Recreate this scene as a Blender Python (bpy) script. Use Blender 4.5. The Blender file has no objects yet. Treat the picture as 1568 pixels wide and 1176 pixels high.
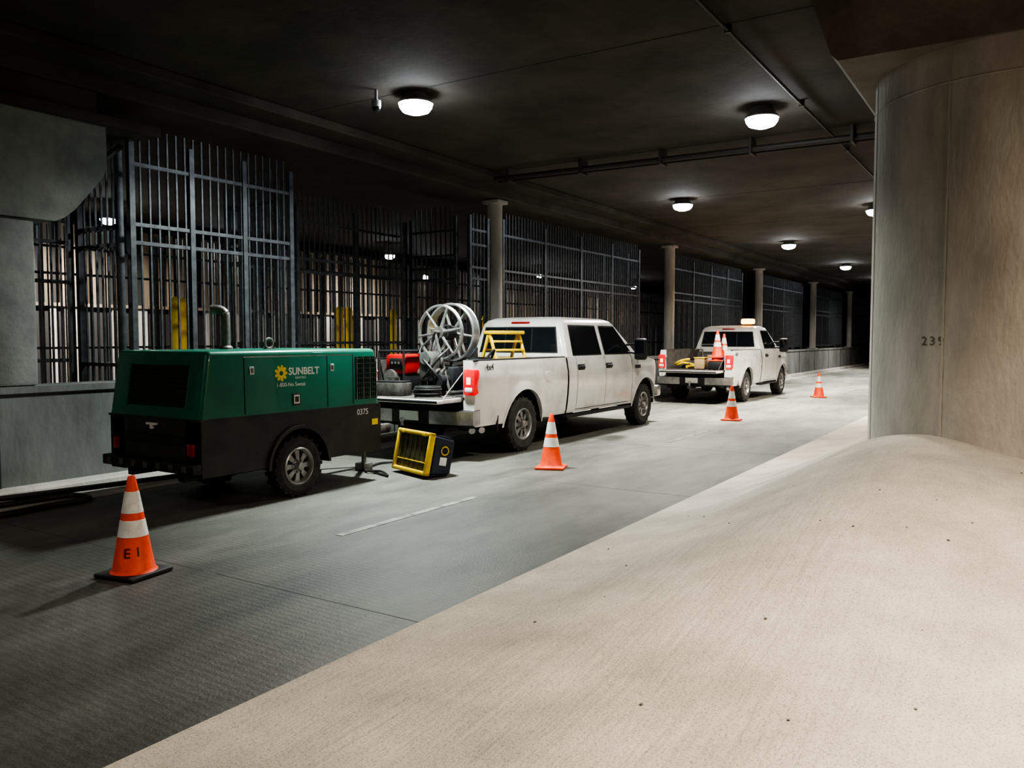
import bpy, bmesh, math, random
from mathutils import Vector, Matrix
random.seed(7)
scene = bpy.context.scene
col = scene.collection

# ------------------------------------------------------------------ materials
_m = {}
def mat(name, c, rough=0.6, metal=0.0, c2=None, ns=6.0, bump=0.0, bs=40.0, emit=None, es=0.0, coat=0.0, stretch=None, lo=0.35, hi=0.65):
    if name in _m: return _m[name]
    m = bpy.data.materials.new(name); m.use_nodes = True
    nt = m.node_tree; N = nt.nodes; Lk = nt.links
    b = N['Principled BSDF']
    b.inputs['Base Color'].default_value = (*c, 1)
    b.inputs['Roughness'].default_value = rough
    b.inputs['Metallic'].default_value = metal
    b.inputs['Coat Weight'].default_value = coat
    if emit:
        b.inputs['Emission Color'].default_value = (*emit, 1)
        b.inputs['Emission Strength'].default_value = es
    tc = N.new('ShaderNodeTexCoord'); mp = N.new('ShaderNodeMapping')
    Lk.new(tc.outputs['Object'], mp.inputs['Vector'])
    if stretch: mp.inputs['Scale'].default_value = stretch
    if c2 is not None:
        n = N.new('ShaderNodeTexNoise'); n.inputs['Scale'].default_value = ns; n.inputs['Detail'].default_value = 8; n.inputs['Roughness'].default_value = 0.62
        Lk.new(mp.outputs['Vector'], n.inputs['Vector'])
        r = N.new('ShaderNodeValToRGB')
        r.color_ramp.elements[0].position = lo; r.color_ramp.elements[0].color = (*c2, 1)
        r.color_ramp.elements[1].position = hi; r.color_ramp.elements[1].color = (*c, 1)
        Lk.new(n.outputs['Fac'], r.inputs['Fac']); Lk.new(r.outputs['Color'], b.inputs['Base Color'])
    if bump:
        n2 = N.new('ShaderNodeTexNoise'); n2.inputs['Scale'].default_value = bs; n2.inputs['Detail'].default_value = 6
        Lk.new(mp.outputs['Vector'], n2.inputs['Vector'])
        bp = N.new('ShaderNodeBump'); bp.inputs['Strength'].default_value = bump; bp.inputs['Distance'].default_value = 0.02
        Lk.new(n2.outputs['Fac'], bp.inputs['Height']); Lk.new(bp.outputs['Normal'], b.inputs['Normal'])
    _m[name] = m
    return m

def road_mat():
    m = bpy.data.materials.new('grooved_road_concrete'); m.use_nodes = True
    nt = m.node_tree; N = nt.nodes; Lk = nt.links; b = N['Principled BSDF']
    tc = N.new('ShaderNodeTexCoord')
    mpd = N.new('ShaderNodeMapping'); mpd.inputs['Scale'].default_value = (0.55, 1.5, 1)
    Lk.new(tc.outputs['Object'], mpd.inputs['Vector'])
    n = N.new('ShaderNodeTexNoise'); n.inputs['Scale'].default_value = 0.8; n.inputs['Detail'].default_value = 12; n.inputs['Roughness'].default_value = 0.72
    Lk.new(mpd.outputs['Vector'], n.inputs['Vector'])
    r = N.new('ShaderNodeValToRGB')
    r.color_ramp.elements[0].position = 0.34; r.color_ramp.elements[0].color = (0.052, 0.052, 0.045, 1)
    r.color_ramp.elements[1].position = 0.64; r.color_ramp.elements[1].color = (0.165, 0.163, 0.142, 1)
    Lk.new(n.outputs['Fac'], r.inputs['Fac'])
    w = N.new('ShaderNodeTexWave'); w.wave_type = 'BANDS'; w.bands_direction = 'X'
    w.inputs['Scale'].default_value = 6.0; w.inputs['Distortion'].default_value = 3.5; w.inputs['Detail'].default_value = 4; w.inputs['Detail Scale'].default_value = 2.5
    mp = N.new('ShaderNodeMapping'); mp.inputs['Rotation'].default_value = (0, 0, 0.03)
    Lk.new(tc.outputs['Object'], mp.inputs['Vector']); Lk.new(mp.outputs['Vector'], w.inputs['Vector'])
    n3 = N.new('ShaderNodeTexNoise'); n3.inputs['Scale'].default_value = 1.3; n3.inputs['Detail'].default_value = 3
    Lk.new(tc.outputs['Object'], n3.inputs['Vector'])
    r3 = N.new('ShaderNodeMapRange'); r3.inputs['From Min'].default_value = 0.42; r3.inputs['From Max'].default_value = 0.62; r3.inputs['To Min'].default_value = 0.02; r3.inputs['To Max'].default_value = 0.22
    Lk.new(n3.outputs['Fac'], r3.inputs['Value'])
    mx = N.new('ShaderNodeMixRGB'); mx.blend_type = 'MULTIPLY'
    Lk.new(r3.outputs['Result'], mx.inputs['Fac'])
    Lk.new(r.outputs['Color'], mx.inputs['Color1']); Lk.new(w.outputs['Color'], mx.inputs['Color2'])
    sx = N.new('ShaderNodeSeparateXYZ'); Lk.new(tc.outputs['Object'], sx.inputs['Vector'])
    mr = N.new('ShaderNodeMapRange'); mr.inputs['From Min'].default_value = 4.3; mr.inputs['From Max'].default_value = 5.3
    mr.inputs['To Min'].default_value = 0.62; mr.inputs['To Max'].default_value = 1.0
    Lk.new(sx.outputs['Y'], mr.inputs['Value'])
    mr2 = N.new('ShaderNodeMapRange'); mr2.inputs['From Min'].default_value = 3.0; mr2.inputs['From Max'].default_value = 9.0  # near road darkened in its colour, painting the weaker lamp light there
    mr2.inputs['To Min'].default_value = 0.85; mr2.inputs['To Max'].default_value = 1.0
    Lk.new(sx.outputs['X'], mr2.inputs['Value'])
    mr3 = N.new('ShaderNodeMapRange'); mr3.inputs['From Min'].default_value = 10.0; mr3.inputs['From Max'].default_value = 17.0  # far road lightened in its colour, standing in for pools of lamp light
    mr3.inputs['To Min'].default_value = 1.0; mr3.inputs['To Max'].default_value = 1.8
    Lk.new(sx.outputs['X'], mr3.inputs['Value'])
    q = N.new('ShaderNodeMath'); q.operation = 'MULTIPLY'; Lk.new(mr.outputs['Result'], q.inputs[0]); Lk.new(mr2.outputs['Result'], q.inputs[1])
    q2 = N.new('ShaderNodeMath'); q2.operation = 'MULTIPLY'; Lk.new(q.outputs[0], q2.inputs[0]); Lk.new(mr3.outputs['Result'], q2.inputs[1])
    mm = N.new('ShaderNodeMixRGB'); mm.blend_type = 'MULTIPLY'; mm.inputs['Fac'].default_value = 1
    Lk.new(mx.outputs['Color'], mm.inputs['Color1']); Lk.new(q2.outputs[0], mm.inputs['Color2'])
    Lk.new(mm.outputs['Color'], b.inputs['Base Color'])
    b.inputs['Roughness'].default_value = 0.6
    n2 = N.new('ShaderNodeTexNoise'); n2.inputs['Scale'].default_value = 60; n2.inputs['Detail'].default_value = 4
    Lk.new(tc.outputs['Object'], n2.inputs['Vector'])
    b1 = N.new('ShaderNodeBump'); b1.inputs['Strength'].default_value = 0.35; b1.inputs['Distance'].default_value = 0.01
    Lk.new(n2.outputs['Fac'], b1.inputs['Height'])
    b2 = N.new('ShaderNodeBump'); b2.inputs['Strength'].default_value = 0.08; b2.inputs['Distance'].default_value = 0.01
    Lk.new(w.outputs['Fac'], b2.inputs['Height']); Lk.new(b1.outputs['Normal'], b2.inputs['Normal'])
    Lk.new(b2.outputs['Normal'], b.inputs['Normal'])
    return m

def mound_mat():
    m = mat('slope_paving_concrete', (0.44, 0.40, 0.345), 0.92, c2=(0.27, 0.245, 0.21), ns=1.5, lo=0.25, hi=0.68)
    N = m.node_tree.nodes; Lk = m.node_tree.links; b = N['Principled BSDF']
    tc = [n for n in N if n.type == 'TEX_COORD'][0]
    src = b.inputs['Base Color'].links[0].from_socket
    ng = N.new('ShaderNodeTexNoise'); ng.inputs['Scale'].default_value = 110; ng.inputs['Detail'].default_value = 3
    Lk.new(tc.outputs['Object'], ng.inputs['Vector'])
    rg = N.new('ShaderNodeValToRGB'); rg.color_ramp.elements[0].position = 0.33; rg.color_ramp.elements[0].color = (0.66, 0.64, 0.62, 1)
    rg.color_ramp.elements[1].position = 0.50; rg.color_ramp.elements[1].color = (1, 1, 1, 1)
    Lk.new(ng.outputs['Fac'], rg.inputs['Fac'])
    mg = N.new('ShaderNodeMixRGB'); mg.blend_type = 'MULTIPLY'; mg.inputs['Fac'].default_value = 1
    Lk.new(src, mg.inputs['Color1']); Lk.new(rg.outputs['Color'], mg.inputs['Color2']); Lk.new(mg.outputs['Color'], b.inputs['Base Color'])
    n1 = N.new('ShaderNodeTexNoise'); n1.inputs['Scale'].default_value = 60; n1.inputs['Detail'].default_value = 6; n1.inputs['Roughness'].default_value = 0.7
    Lk.new(tc.outputs['Object'], n1.inputs['Vector'])
    mp = N.new('ShaderNodeMapping'); mp.inputs['Scale'].default_value = (1.2, 16, 1); mp.inputs['Rotation'].default_value = (0, 0, 0.75)
    Lk.new(tc.outputs['Object'], mp.inputs['Vector'])
    n2 = N.new('ShaderNodeTexNoise'); n2.inputs['Scale'].default_value = 1.3; n2.inputs['Detail'].default_value = 5
    Lk.new(mp.outputs['Vector'], n2.inputs['Vector'])
    b1 = N.new('ShaderNodeBump'); b1.inputs['Strength'].default_value = 0.6; b1.inputs['Distance'].default_value = 0.012
    b2 = N.new('ShaderNodeBump'); b2.inputs['Strength'].default_value = 0.4; b2.inputs['Distance'].default_value = 0.03
    Lk.new(n1.outputs['Fac'], b1.inputs['Height']); Lk.new(n2.outputs['Fac'], b2.inputs['Height'])
    Lk.new(b1.outputs['Normal'], b2.inputs['Normal']); Lk.new(b2.outputs['Normal'], b.inputs['Normal'])
    return m

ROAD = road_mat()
MOUND = mound_mat()
CONC = mat('pier_concrete', (0.40, 0.375, 0.34), 0.85, c2=(0.17, 0.158, 0.14), ns=1.1, bump=0.5, bs=24, stretch=(1, 1, 0.4), lo=0.22, hi=0.60)
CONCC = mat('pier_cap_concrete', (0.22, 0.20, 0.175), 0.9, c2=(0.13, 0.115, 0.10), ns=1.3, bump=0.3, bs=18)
CONCB = mat('wall_concrete', (0.19, 0.195, 0.185), 0.85, c2=(0.10, 0.102, 0.098), ns=1.5, bump=0.25, bs=20, stretch=(1, 1, 0.5))
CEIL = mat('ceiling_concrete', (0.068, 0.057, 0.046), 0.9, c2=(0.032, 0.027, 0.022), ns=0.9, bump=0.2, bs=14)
JOINT = mat('dark_joint', (0.03, 0.03, 0.03), 0.9)
RJOINT = mat('road_joint_sealant', (0.05, 0.048, 0.042), 0.9)
FENCE = mat('fence_steel', (0.095, 0.10, 0.108), 0.42, 0.5, c2=(0.05, 0.052, 0.057), ns=9)
PANEL = mat('pale_panel', (0.50, 0.48, 0.45), 0.7, c2=(0.14, 0.12, 0.10), ns=0.6, stretch=(3, 3, 0.2))
BROWN = mat('brown_ribbed_panel', (0.28, 0.22, 0.16), 0.8, c2=(0.09, 0.07, 0.05), ns=0.5, stretch=(3, 3, 0.3))
WHITE = mat('white_paint', (0.72, 0.71, 0.67), 0.3, 0.0, c2=(0.54, 0.52, 0.47), ns=2.2, coat=0.5, lo=0.3, hi=0.55)
GLASS = mat('dark_glass', (0.012, 0.015, 0.018), 0.06, coat=0.3)
TRIM = mat('black_plastic', (0.018, 0.018, 0.02), 0.55)
BLACK = mat('black_paint', (0.024, 0.024, 0.026), 0.45, c2=(0.045, 0.043, 0.04), ns=5)
RUBBER = mat('tyre_rubber', (0.028, 0.028, 0.028), 0.85, c2=(0.055, 0.052, 0.048), ns=10)
RIM = mat('alloy_rim', (0.42, 0.42, 0.42), 0.4, 0.75, c2=(0.28, 0.27, 0.26), ns=9)
CHROME = mat('worn_chrome', (0.55, 0.55, 0.55), 0.28, 0.9, c2=(0.35, 0.34, 0.33), ns=5)
RED = mat('tail_light_red', (0.55, 0.004, 0.008), 0.25, emit=(1, 0.006, 0.012), es=0.5, coat=0.5)
REDB = mat('tail_light_bulb', (0.9, 0.3, 0.3), 0.25, emit=(1, 0.25, 0.25), es=3.5)
REDD = mat('dull_red_lens', (0.35, 0.02, 0.02), 0.3)
LENSW = mat('reverse_lens', (0.8, 0.8, 0.8), 0.25)
GREEN = mat('compressor_green', (0.010, 0.175, 0.108), 0.4, c2=(0.008, 0.14, 0.086), ns=3, coat=0.3)
ORANGE = mat('cone_orange', (0.92, 0.085, 0.012), 0.55, c2=(0.68, 0.06, 0.015), ns=8)
REFL = mat('reflective_collar', (0.75, 0.75, 0.73), 0.4, c2=(0.6, 0.59, 0.56), ns=14)
YELL = mat('yellow_plastic', (0.85, 0.58, 0.02), 0.5, c2=(0.62, 0.42, 0.02), ns=8)
YELP = mat('yellow_post_paint', (0.95, 0.65, 0.03), 0.5)
NAVY = mat('tote_navy', (0.02, 0.025, 0.045), 0.5)
LIDIN = mat('lid_recess', (0.12, 0.11, 0.035), 0.6, c2=(0.05, 0.05, 0.03), ns=7)
ALU = mat('aluminium', (0.62, 0.63, 0.62), 0.32, 0.85, c2=(0.42, 0.42, 0.42), ns=8)
STEEL = mat('dirty_steel', (0.22, 0.21, 0.20), 0.5, 0.6, c2=(0.10, 0.09, 0.08), ns=10)
GENR = mat('generator_red', (0.40, 0.015, 0.012), 0.4)
BLUE = mat('blue_plastic', (0.02, 0.08, 0.30), 0.5)
LINE = mat('lane_paint', (0.32, 0.32, 0.29), 0.7, c2=(0.10, 0.10, 0.09), ns=9)
WTXT = mat('white_decal', (0.8, 0.8, 0.78), 0.5)
YTXT = mat('yellow_decal', (0.9, 0.68, 0.02), 0.5)
KTXT = mat('marker_ink', (0.10, 0.012, 0.01), 0.6)
LAMP = mat('lamp_lens_cool', (0.9, 0.95, 1), 0.3, emit=(0.86, 0.93, 1.0), es=85)
LAMPW = mat('lamp_lens_warm', (1, 0.95, 0.85), 0.3, emit=(1.0, 0.86, 0.68), es=20)
AMBER = mat('amber_beacon', (0.9, 0.4, 0.02), 0.3, emit=(1.0, 0.30, 0.01), es=9)
HOUSE = mat('lamp_housing', (0.30, 0.30, 0.30), 0.5, 0.2)
PIPE = mat('galvanised_pipe', (0.055, 0.05, 0.046), 0.6, 0.3)
HOSE = mat('black_hose', (0.022, 0.022, 0.022), 0.5)
STONE = mat('pebble_stone', (0.10, 0.085, 0.07), 0.9)
STENCIL = mat('faded_stencil', (0.14, 0.125, 0.105), 0.9, c2=(0.08, 0.07, 0.06), ns=20)
BEDL = mat('bed_liner', (0.05, 0.048, 0.045), 0.8, c2=(0.10, 0.09, 0.08), ns=6)
TAN = mat('tan_canvas', (0.40, 0.28, 0.14), 0.8)

# ------------------------------------------------------------------ builder
class B:
    def __init__(s): s.bm = bmesh.new(); s.mats = []
    def mi(s, m):
        if m not in s.mats: s.mats.append(m)
        return s.mats.index(m)
    def face(s, pts, m):
        vs = [s.bm.verts.new(p) for p in pts]
        f = s.bm.faces.new(vs); f.material_index = s.mi(m); return f
    def merge(s, t, m, M=None):
        i = s.mi(m); mp = {}
        for v in t.verts: mp[v] = s.bm.verts.new((M @ v.co) if M else v.co)
        for f in t.faces:
            try:
                nf = s.bm.faces.new([mp[v] for v in f.verts]); nf.material_index = i
            except ValueError: pass
        t.free()
    def box(s, c, sz, m, bev=0.0, rot=None, seg=2):
        t = bmesh.new(); bmesh.ops.create_cube(t, size=1)
        for v in t.verts: v.co = Vector((v.co.x*sz[0], v.co.y*sz[1], v.co.z*sz[2]))
        if bev > 0: bmesh.ops.bevel(t, geom=list(t.edges), offset=bev, segments=seg, profile=0.5, affect='EDGES')
        M = Matrix.Translation(c)
        if rot: M = M @ (rot if isinstance(rot, Matrix) else Matrix.Rotation(rot, 4, 'Z'))
        s.merge(t, m, M)
    def bb(s, x0, x1, y0, y1, z0, z1, m, bev=0.0):
        s.box(((x0+x1)/2, (y0+y1)/2, (z0+z1)/2), (abs(x1-x0), abs(y1-y0), abs(z1-z0)), m, bev)
    def cyl(s, p1, p2, r, m, r2=None, seg=16, cap=True):
        p1 = Vector(p1); p2 = Vector(p2); d = p2-p1
        if r2 is None: r2 = r
        t = bmesh.new()
        bmesh.ops.create_cone(t, cap_ends=cap, segments=seg, radius1=r, radius2=r2, depth=d.length)
        M = Matrix.Translation((p1+p2)/2) @ d.to_track_quat('Z', 'Y').to_matrix().to_4x4()
        s.merge(t, m, M)
    def lathe(s, prof, m, M=None, seg=32, mats=None):
        M = M or Matrix(); rings = []
        for r, z in prof:
            rings.append([s.bm.verts.new(M @ Vector((r*math.cos(2*math.pi*k/seg), r*math.sin(2*math.pi*k/seg), z))) for k in range(seg)])
        for j in range(len(rings)-1):
            mm = mats[j] if mats else m
            for k in range(seg):
                f = s.bm.faces.new([rings[j][k], rings[j][(k+1) % seg], rings[j+1][(k+1) % seg], rings[j+1][k]]); f.material_index = s.mi(mm)
        return rings
    def prism(s, poly, y0, y1, m, axis='Y', M=None):
        def P(a, b, y):
            v = Vector((a, y, b)) if axis == 'Y' else (Vector((y, a, b)) if axis == 'X' else Vector((a, b, y)))
            return M @ v if M else v
        A = [s.bm.verts.new(P(a, b, y0)) for a, b in poly]; C = [s.bm.verts.new(P(a, b, y1)) for a, b in poly]
        i = s.mi(m); n = len(poly)
        for k in range(n):
            f = s.bm.faces.new([A[k], A[(k+1) % n], C[(k+1) % n], C[k]]); f.material_index = i
        f = s.bm.faces.new(A); f.material_index = i
        f = s.bm.faces.new(list(reversed(C))); f.material_index = i
    def tube(s, pts, r, m, seg=8):
        pts = [Vector(p) for p in pts]
        for a, b in zip(pts, pts[1:]): s.cyl(a, b, r, m, seg=seg)
    def stube(s, pts, r, m, seg=10, sub=8):
        P = [Vector(p) for p in pts]; P = [2*P[0]-P[1]]+P+[2*P[-1]-P[-2]]; out = []
        for i in range(1, len(P)-2):
            for k in range(sub):
                t = k/sub
                out.append(0.5*((2*P[i])+(-P[i-1]+P[i+1])*t+(2*P[i-1]-5*P[i]+4*P[i+1]-P[i+2])*t*t+(-P[i-1]+3*P[i]-3*P[i+1]+P[i+2])*t**3))
        out.append(P[-2]); rings = []
        for i, p in enumerate(out):
            d = (out[min(i+1, len(out)-1)]-out[max(i-1, 0)]).normalized()
            up = Vector((0, 0, 1)) if abs(d.z) < 0.9 else Vector((0, 1, 0))
            a = d.cross(up).normalized(); c = a.cross(d)
            rings.append([s.bm.verts.new(p + r*(math.cos(2*math.pi*k/seg)*a+math.sin(2*math.pi*k/seg)*c)) for k in range(seg)])
        for A, C in zip(rings, rings[1:]):
            for k in range(seg):
                f = s.bm.faces.new([A[k], A[(k+1) % seg], C[(k+1) % seg], C[k]]); f.material_index = s.mi(m)
        for R_ in (rings[0], rings[-1]):
            f = s.bm.faces.new([s.bm.verts.new(v.co) for v in R_]); f.material_index = s.mi(m)
    def torus(s, c, R, r, m, M=None, seg=36, rs=10):
        T = Matrix.Translation(c) @ (M or Matrix())
        prof = [(R+r*math.cos(2*math.pi*k/rs), r*math.sin(2*math.pi*k/rs)) for k in range(rs+1)]
        s.lathe(prof, m, T, seg)
    def text(s, body, size, M, m, ext=0.002, bold=False):
        cu = bpy.data.curves.new('t', 'FONT'); cu.body = body; cu.size = size; cu.extrude = ext; cu.align_x = 'LEFT'
        if bold: cu.offset = size*0.025
        o = bpy.data.objects.new('t', cu); col.objects.link(o)
        dg = bpy.context.evaluated_depsgraph_get()
        me = bpy.data.meshes.new_from_object(o.evaluated_get(dg))
        t = bmesh.new(); t.from_mesh(me); s.merge(t, m, M)
        bpy.data.objects.remove(o); bpy.data.meshes.remove(me); bpy.data.curves.remove(cu)
    def done(s, name, loc=(0, 0, 0), rot=0.0, smooth=True, ang=35, origin=None, fixn=True):
        if fixn: bmesh.ops.recalc_face_normals(s.bm, faces=list(s.bm.faces))
        if origin:
            for v in s.bm.verts: v.co -= Vector(origin)
            loc = origin
        me = bpy.data.meshes.new(name); s.bm.to_mesh(me); s.bm.free()
        for m in s.mats: me.materials.append(m)
        if smooth:
            for p in me.polygons: p.use_smooth = True
            me.set_sharp_from_angle(angle=math.radians(ang))
        o = bpy.data.objects.new(name, me); col.objects.link(o)
        o.location = loc; o.rotation_euler = (0, 0, rot)
        return o
def lerp(a, b, t): return a+(b-a)*t
def interp(tab, x):
    if x <= tab[0][0]: return tab[0][1]
    for (a, b), (c, d) in zip(tab, tab[1:]):
        if x <= c: return b+(d-b)*(x-a)/(c-a)
    return tab[-1][1]
def sst(a, b, x):
    t = max(0, min(1, (x-a)/(b-a))); return t*t*(3-2*t)

RX = Matrix.Rotation(math.radians(90), 4, 'X')     # lathe axis Z -> -Y
RYX = Matrix.Rotation(math.radians(90), 4, 'Y')    # lathe axis Z -> X

XMIN, XMAX = -8.0, 72.0
ZC = 4.75
# ------------------------------------------------------------------ shell
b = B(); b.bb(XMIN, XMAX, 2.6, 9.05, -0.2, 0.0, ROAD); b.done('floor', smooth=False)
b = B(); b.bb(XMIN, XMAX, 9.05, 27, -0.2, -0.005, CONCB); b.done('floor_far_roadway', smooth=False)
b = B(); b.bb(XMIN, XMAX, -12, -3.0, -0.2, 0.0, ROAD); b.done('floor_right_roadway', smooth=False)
b = B()
for x0 in (-2.4, 5.0, 12.4, 19.8, 27.2, 34.6, 42.0):
    b.bb(x0, x0+2.0, 4.91, 4.99, 0.0, 0.004, LINE)
b.done('lane_marking', smooth=False)
b = B()
for x0 in (-1.0, 3.7, 8.25, 11.9, 17.5, 22.1, 26.7, 31.3):
    b.bb(x0, x0+0.006, 5.03, 8.25, 0.0, 0.001, RJOINT); b.bb(x0, x0+0.006, 3.0, 4.88, 0.0, 0.001, RJOINT)
b.done('pavement_joint', smooth=False)

def mound_z(x, y):
    H = 0.16+0.66*sst(1.8, 8.2, x)
    if x > 9.2:
        kk = min(abs(x-(9.2+9.35*i)) for i in range(8)); H = 0.24+0.58*(1-sst(0.4, 3.4, kk))
    if y > 0.75: p = 1-sst(0.75, 3.02, y)
    else:
        p = 1-0.22*(1-sst(-0.35, 0.75, y))
        if y < -0.6: p *= sst(-3.0, -0.6, y)
    rip = 0.006*math.sin(x*2.1+y*3)+0.004*math.sin(x*5.3-y*4.1)
    return p*H+rip*min(1, p*3)
b = B(); nx, ny = 480, 72; grid = []
for i in range(nx+1):
    x = XMIN+(XMAX-XMIN)*i/nx; row = []
    for j in range(ny+1):
        y = -3.02+6.04*j/ny; row.append(b.bm.verts.new((x, y, mound_z(x, y)+0.004)))
    grid.append(row)
i0 = b.mi(MOUND)
for i in range(nx):
    for j in range(ny):
        f = b.bm.faces.new([grid[i][j], grid[i+1][j], grid[i+1][j+1], grid[i][j+1]]); f.material_index = i0
b.done('floor_sloped_median', ang=60)
b = B()
for _ in range(44):
    x = random.uniform(1.6, 8); y = random.uniform(-1.2, 2.8); r = random.uniform(0.003, 0.010)
    t = bmesh.new(); bmesh.ops.create_icosphere(t, subdivisions=1, radius=r)
    b.merge(t, STONE, Matrix.Translation((x, y, mound_z(x, y)+0.006)) @ Matrix.Diagonal((1.3, 0.9, 0.7, 1)))
b.done('scattered_pebbles')

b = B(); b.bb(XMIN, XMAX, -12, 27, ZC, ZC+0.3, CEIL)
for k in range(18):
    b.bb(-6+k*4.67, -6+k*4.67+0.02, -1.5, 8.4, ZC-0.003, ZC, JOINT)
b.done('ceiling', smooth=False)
b = B()
b.bb(XMIN, XMAX, 8.95, 10.1, 4.45, ZC, CEIL, 0.03)
b.bb(XMIN, XMAX, 8.45, 8.95, 4.62, ZC, CEIL, 0.02)
b.done('ceiling_girder_left', smooth=False)

b = B()
prof = [(9.0, 0), (9.0, 1.08), (8.97, 1.10), (8.97, 1.17), (9.45, 1.17), (9.45, 0)]
b.prism(prof, XMIN, XMAX, CONCB, axis='X')
for k in range(24):
    x = -6.0+k*3.1+0.9
    b.bb(x, x+0.02, 8.985, 9.0, 0, 1.09, JOINT)
b.done('wall_left', smooth=False)
b = B(); b.prism([(8.78, 0), (8.80, 0.09), (8.84, 0.11), (9.0, 0.12), (9.0, 0)], XMIN, XMAX, CONC, axis='X'); b.done('trim_curb', smooth=False)
b = B(); b.bb(XMIN, XMAX, 8.30, 8.78, 0.0, 0.006, CONC); b.done('trim_gutter', smooth=False)
b = B(); b.bb(XMIN, XMAX, 27, 27.3, -0.2, ZC, CONCB); b.done('wall_back', smooth=False)
b = B(); b.bb(XMIN, XMAX, -12.3, -12, -0.2, ZC, CONC); b.done('wall_right', smooth=False)
b = B(); b.bb(XMAX, XMAX+0.3, -12, 27, -0.2, ZC+0.3, CEIL); b.done('wall_end', smooth=False)

b = B()
b.bb(XMIN, XMAX, 19.5, 19.6, 0, 4.5, JOINT)
x = XMIN+0.2
while x < XMAX-1:
    w = random.choice([0.14, 0.2, 0.3, 0.42]); b.bb(x, x+w, 19.44, 19.5, 0.1, 2.45, PANEL)
    x += w+random.choice([0.2, 0.35, 0.6, 0.9])
x = XMIN+0.2
while x < XMAX-1:
    b.bb(x, x+0.16, 19.42, 19.5, 2.5, 4.4, BROWN); x += 0.36
b.bb(XMIN, XMAX, 19.38, 19.5, 2.44, 2.52, BROWN)
b.done('wall_far_panels', smooth=False)

# ------------------------------------------------------------------ fences
def fence(b, p, q, z0, z1, rails, post_sp=1.8, pick=0.12, over=0.35, posts=True):
    p = Vector(p); q = Vector(q); d = q-p; L = d.length; d.normalize(); a = math.atan2(d.y, d.x)
    n = max(1, round(L/post_sp))
    if posts:
        for i in range(n+1):
            c = p+d*(L*i/n); b.box((c.x, c.y, (z0+z1+0.15)/2), (0.07, 0.07, z1+0.15-z0), FENCE, rot=a)
            b.box((c.x, c.y, z0+0.01), (0.15, 0.15, 0.02), FENCE, rot=a)
    for r in rails:
        c = (p+q)/2; b.box((c.x, c.y, r), (L, 0.045, 0.045), FENCE, rot=a)
    m = int(L/pick)
    for i in range(1, m):
        c = p+d*(L*i/m); b.box((c.x, c.y-0.0, (z0+0.08+z1+over)/2), (0.022, 0.022, z1+over-z0-0.08), FENCE, rot=a)
def fobj(*args, **kw):
    b = B(); fence(b, *args, **kw); b.done('picket_fence', smooth=False, origin=(args[0][0], args[0][1], args[2]))
ZW = 1.172
RA = [ZW+0.15, 2.84, 3.06, 3.78]
fobj((5.9, 9.22), (8.40, 9.22), ZW, 3.95, RA, 0.85, over=0.28)
fobj((8.44, 9.55), (8.44, 10.65), 0, 3.85, [0.3, 1.6, 2.84, 3.06, 3.7], 1.4)
fobj((8.50, 10.75), (12.8, 10.75), 0, 3.85, [0.3, 1.6, 2.84, 3.06, 3.7], 1.5)
fobj((12.9, 9.55), (12.9, 10.65), 0, 3.9, RA+[3.3], 0.75)
fobj((12.9, 9.22), (13.5, 9.22), ZW, 3.9, RA+[3.5], 0.6, over=0.2)
fobj((1.0, 10.5), (5.85, 10.5), 0, 3.3, [0.3, 1.4, 2.4, 2.9, 3.2], 0.95)
fobj((5.95, 9.55), (5.95, 10.45), 0, 3.85, [1.35, 2.84, 3.06], 1.2)
for k in range(6):
    x0 = 14.06+9.35*k; x1 = x0+6.8
    fobj((x0, 9.22), (x1, 9.22), ZW, 3.95, RA, 1.72, over=0.28)
    fobj((x1, 9.55), (x1, 10.3), 0.0, 3.85, [1.35, 2.84, 3.06], 1.0)
    fobj((x1+0.06, 10.38), (x1+2.0, 10.38), 0.0, 3.85, [1.35, 2.84, 3.06], 1.0)
fobj((1, 15.5), (60, 15.5), 0, 3.6, [0.2, 1.5, 2.9, 3.4], 2.4, pick=0.16, over=0.2)
b = B(); b.tube([(5.56, 9.35, 3.72), (5.84, 9.30, 3.98)], 0.035, FENCE); b.done('fence_brace')

for (x, y) in ((9.25, 13.2), (9.62, 13.5), (14.25, 14.0), (14.65, 14.1), (16.5, 14.3), (21.0, 14.4)):
    b = B(); b.cyl((0, 0, 0), (0, 0, 2.35), 0.10, YELP); b.lathe([(0.10, 2.35), (0.07, 2.41), (0.03, 2.44), (0.001, 2.445)], YELP, seg=16)
    b.bb(-0.15, 0.15, -0.15, 0.15, 0, 0.02, STEEL)
    b.done('yellow_bollard', loc=(x, y, 0))

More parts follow.
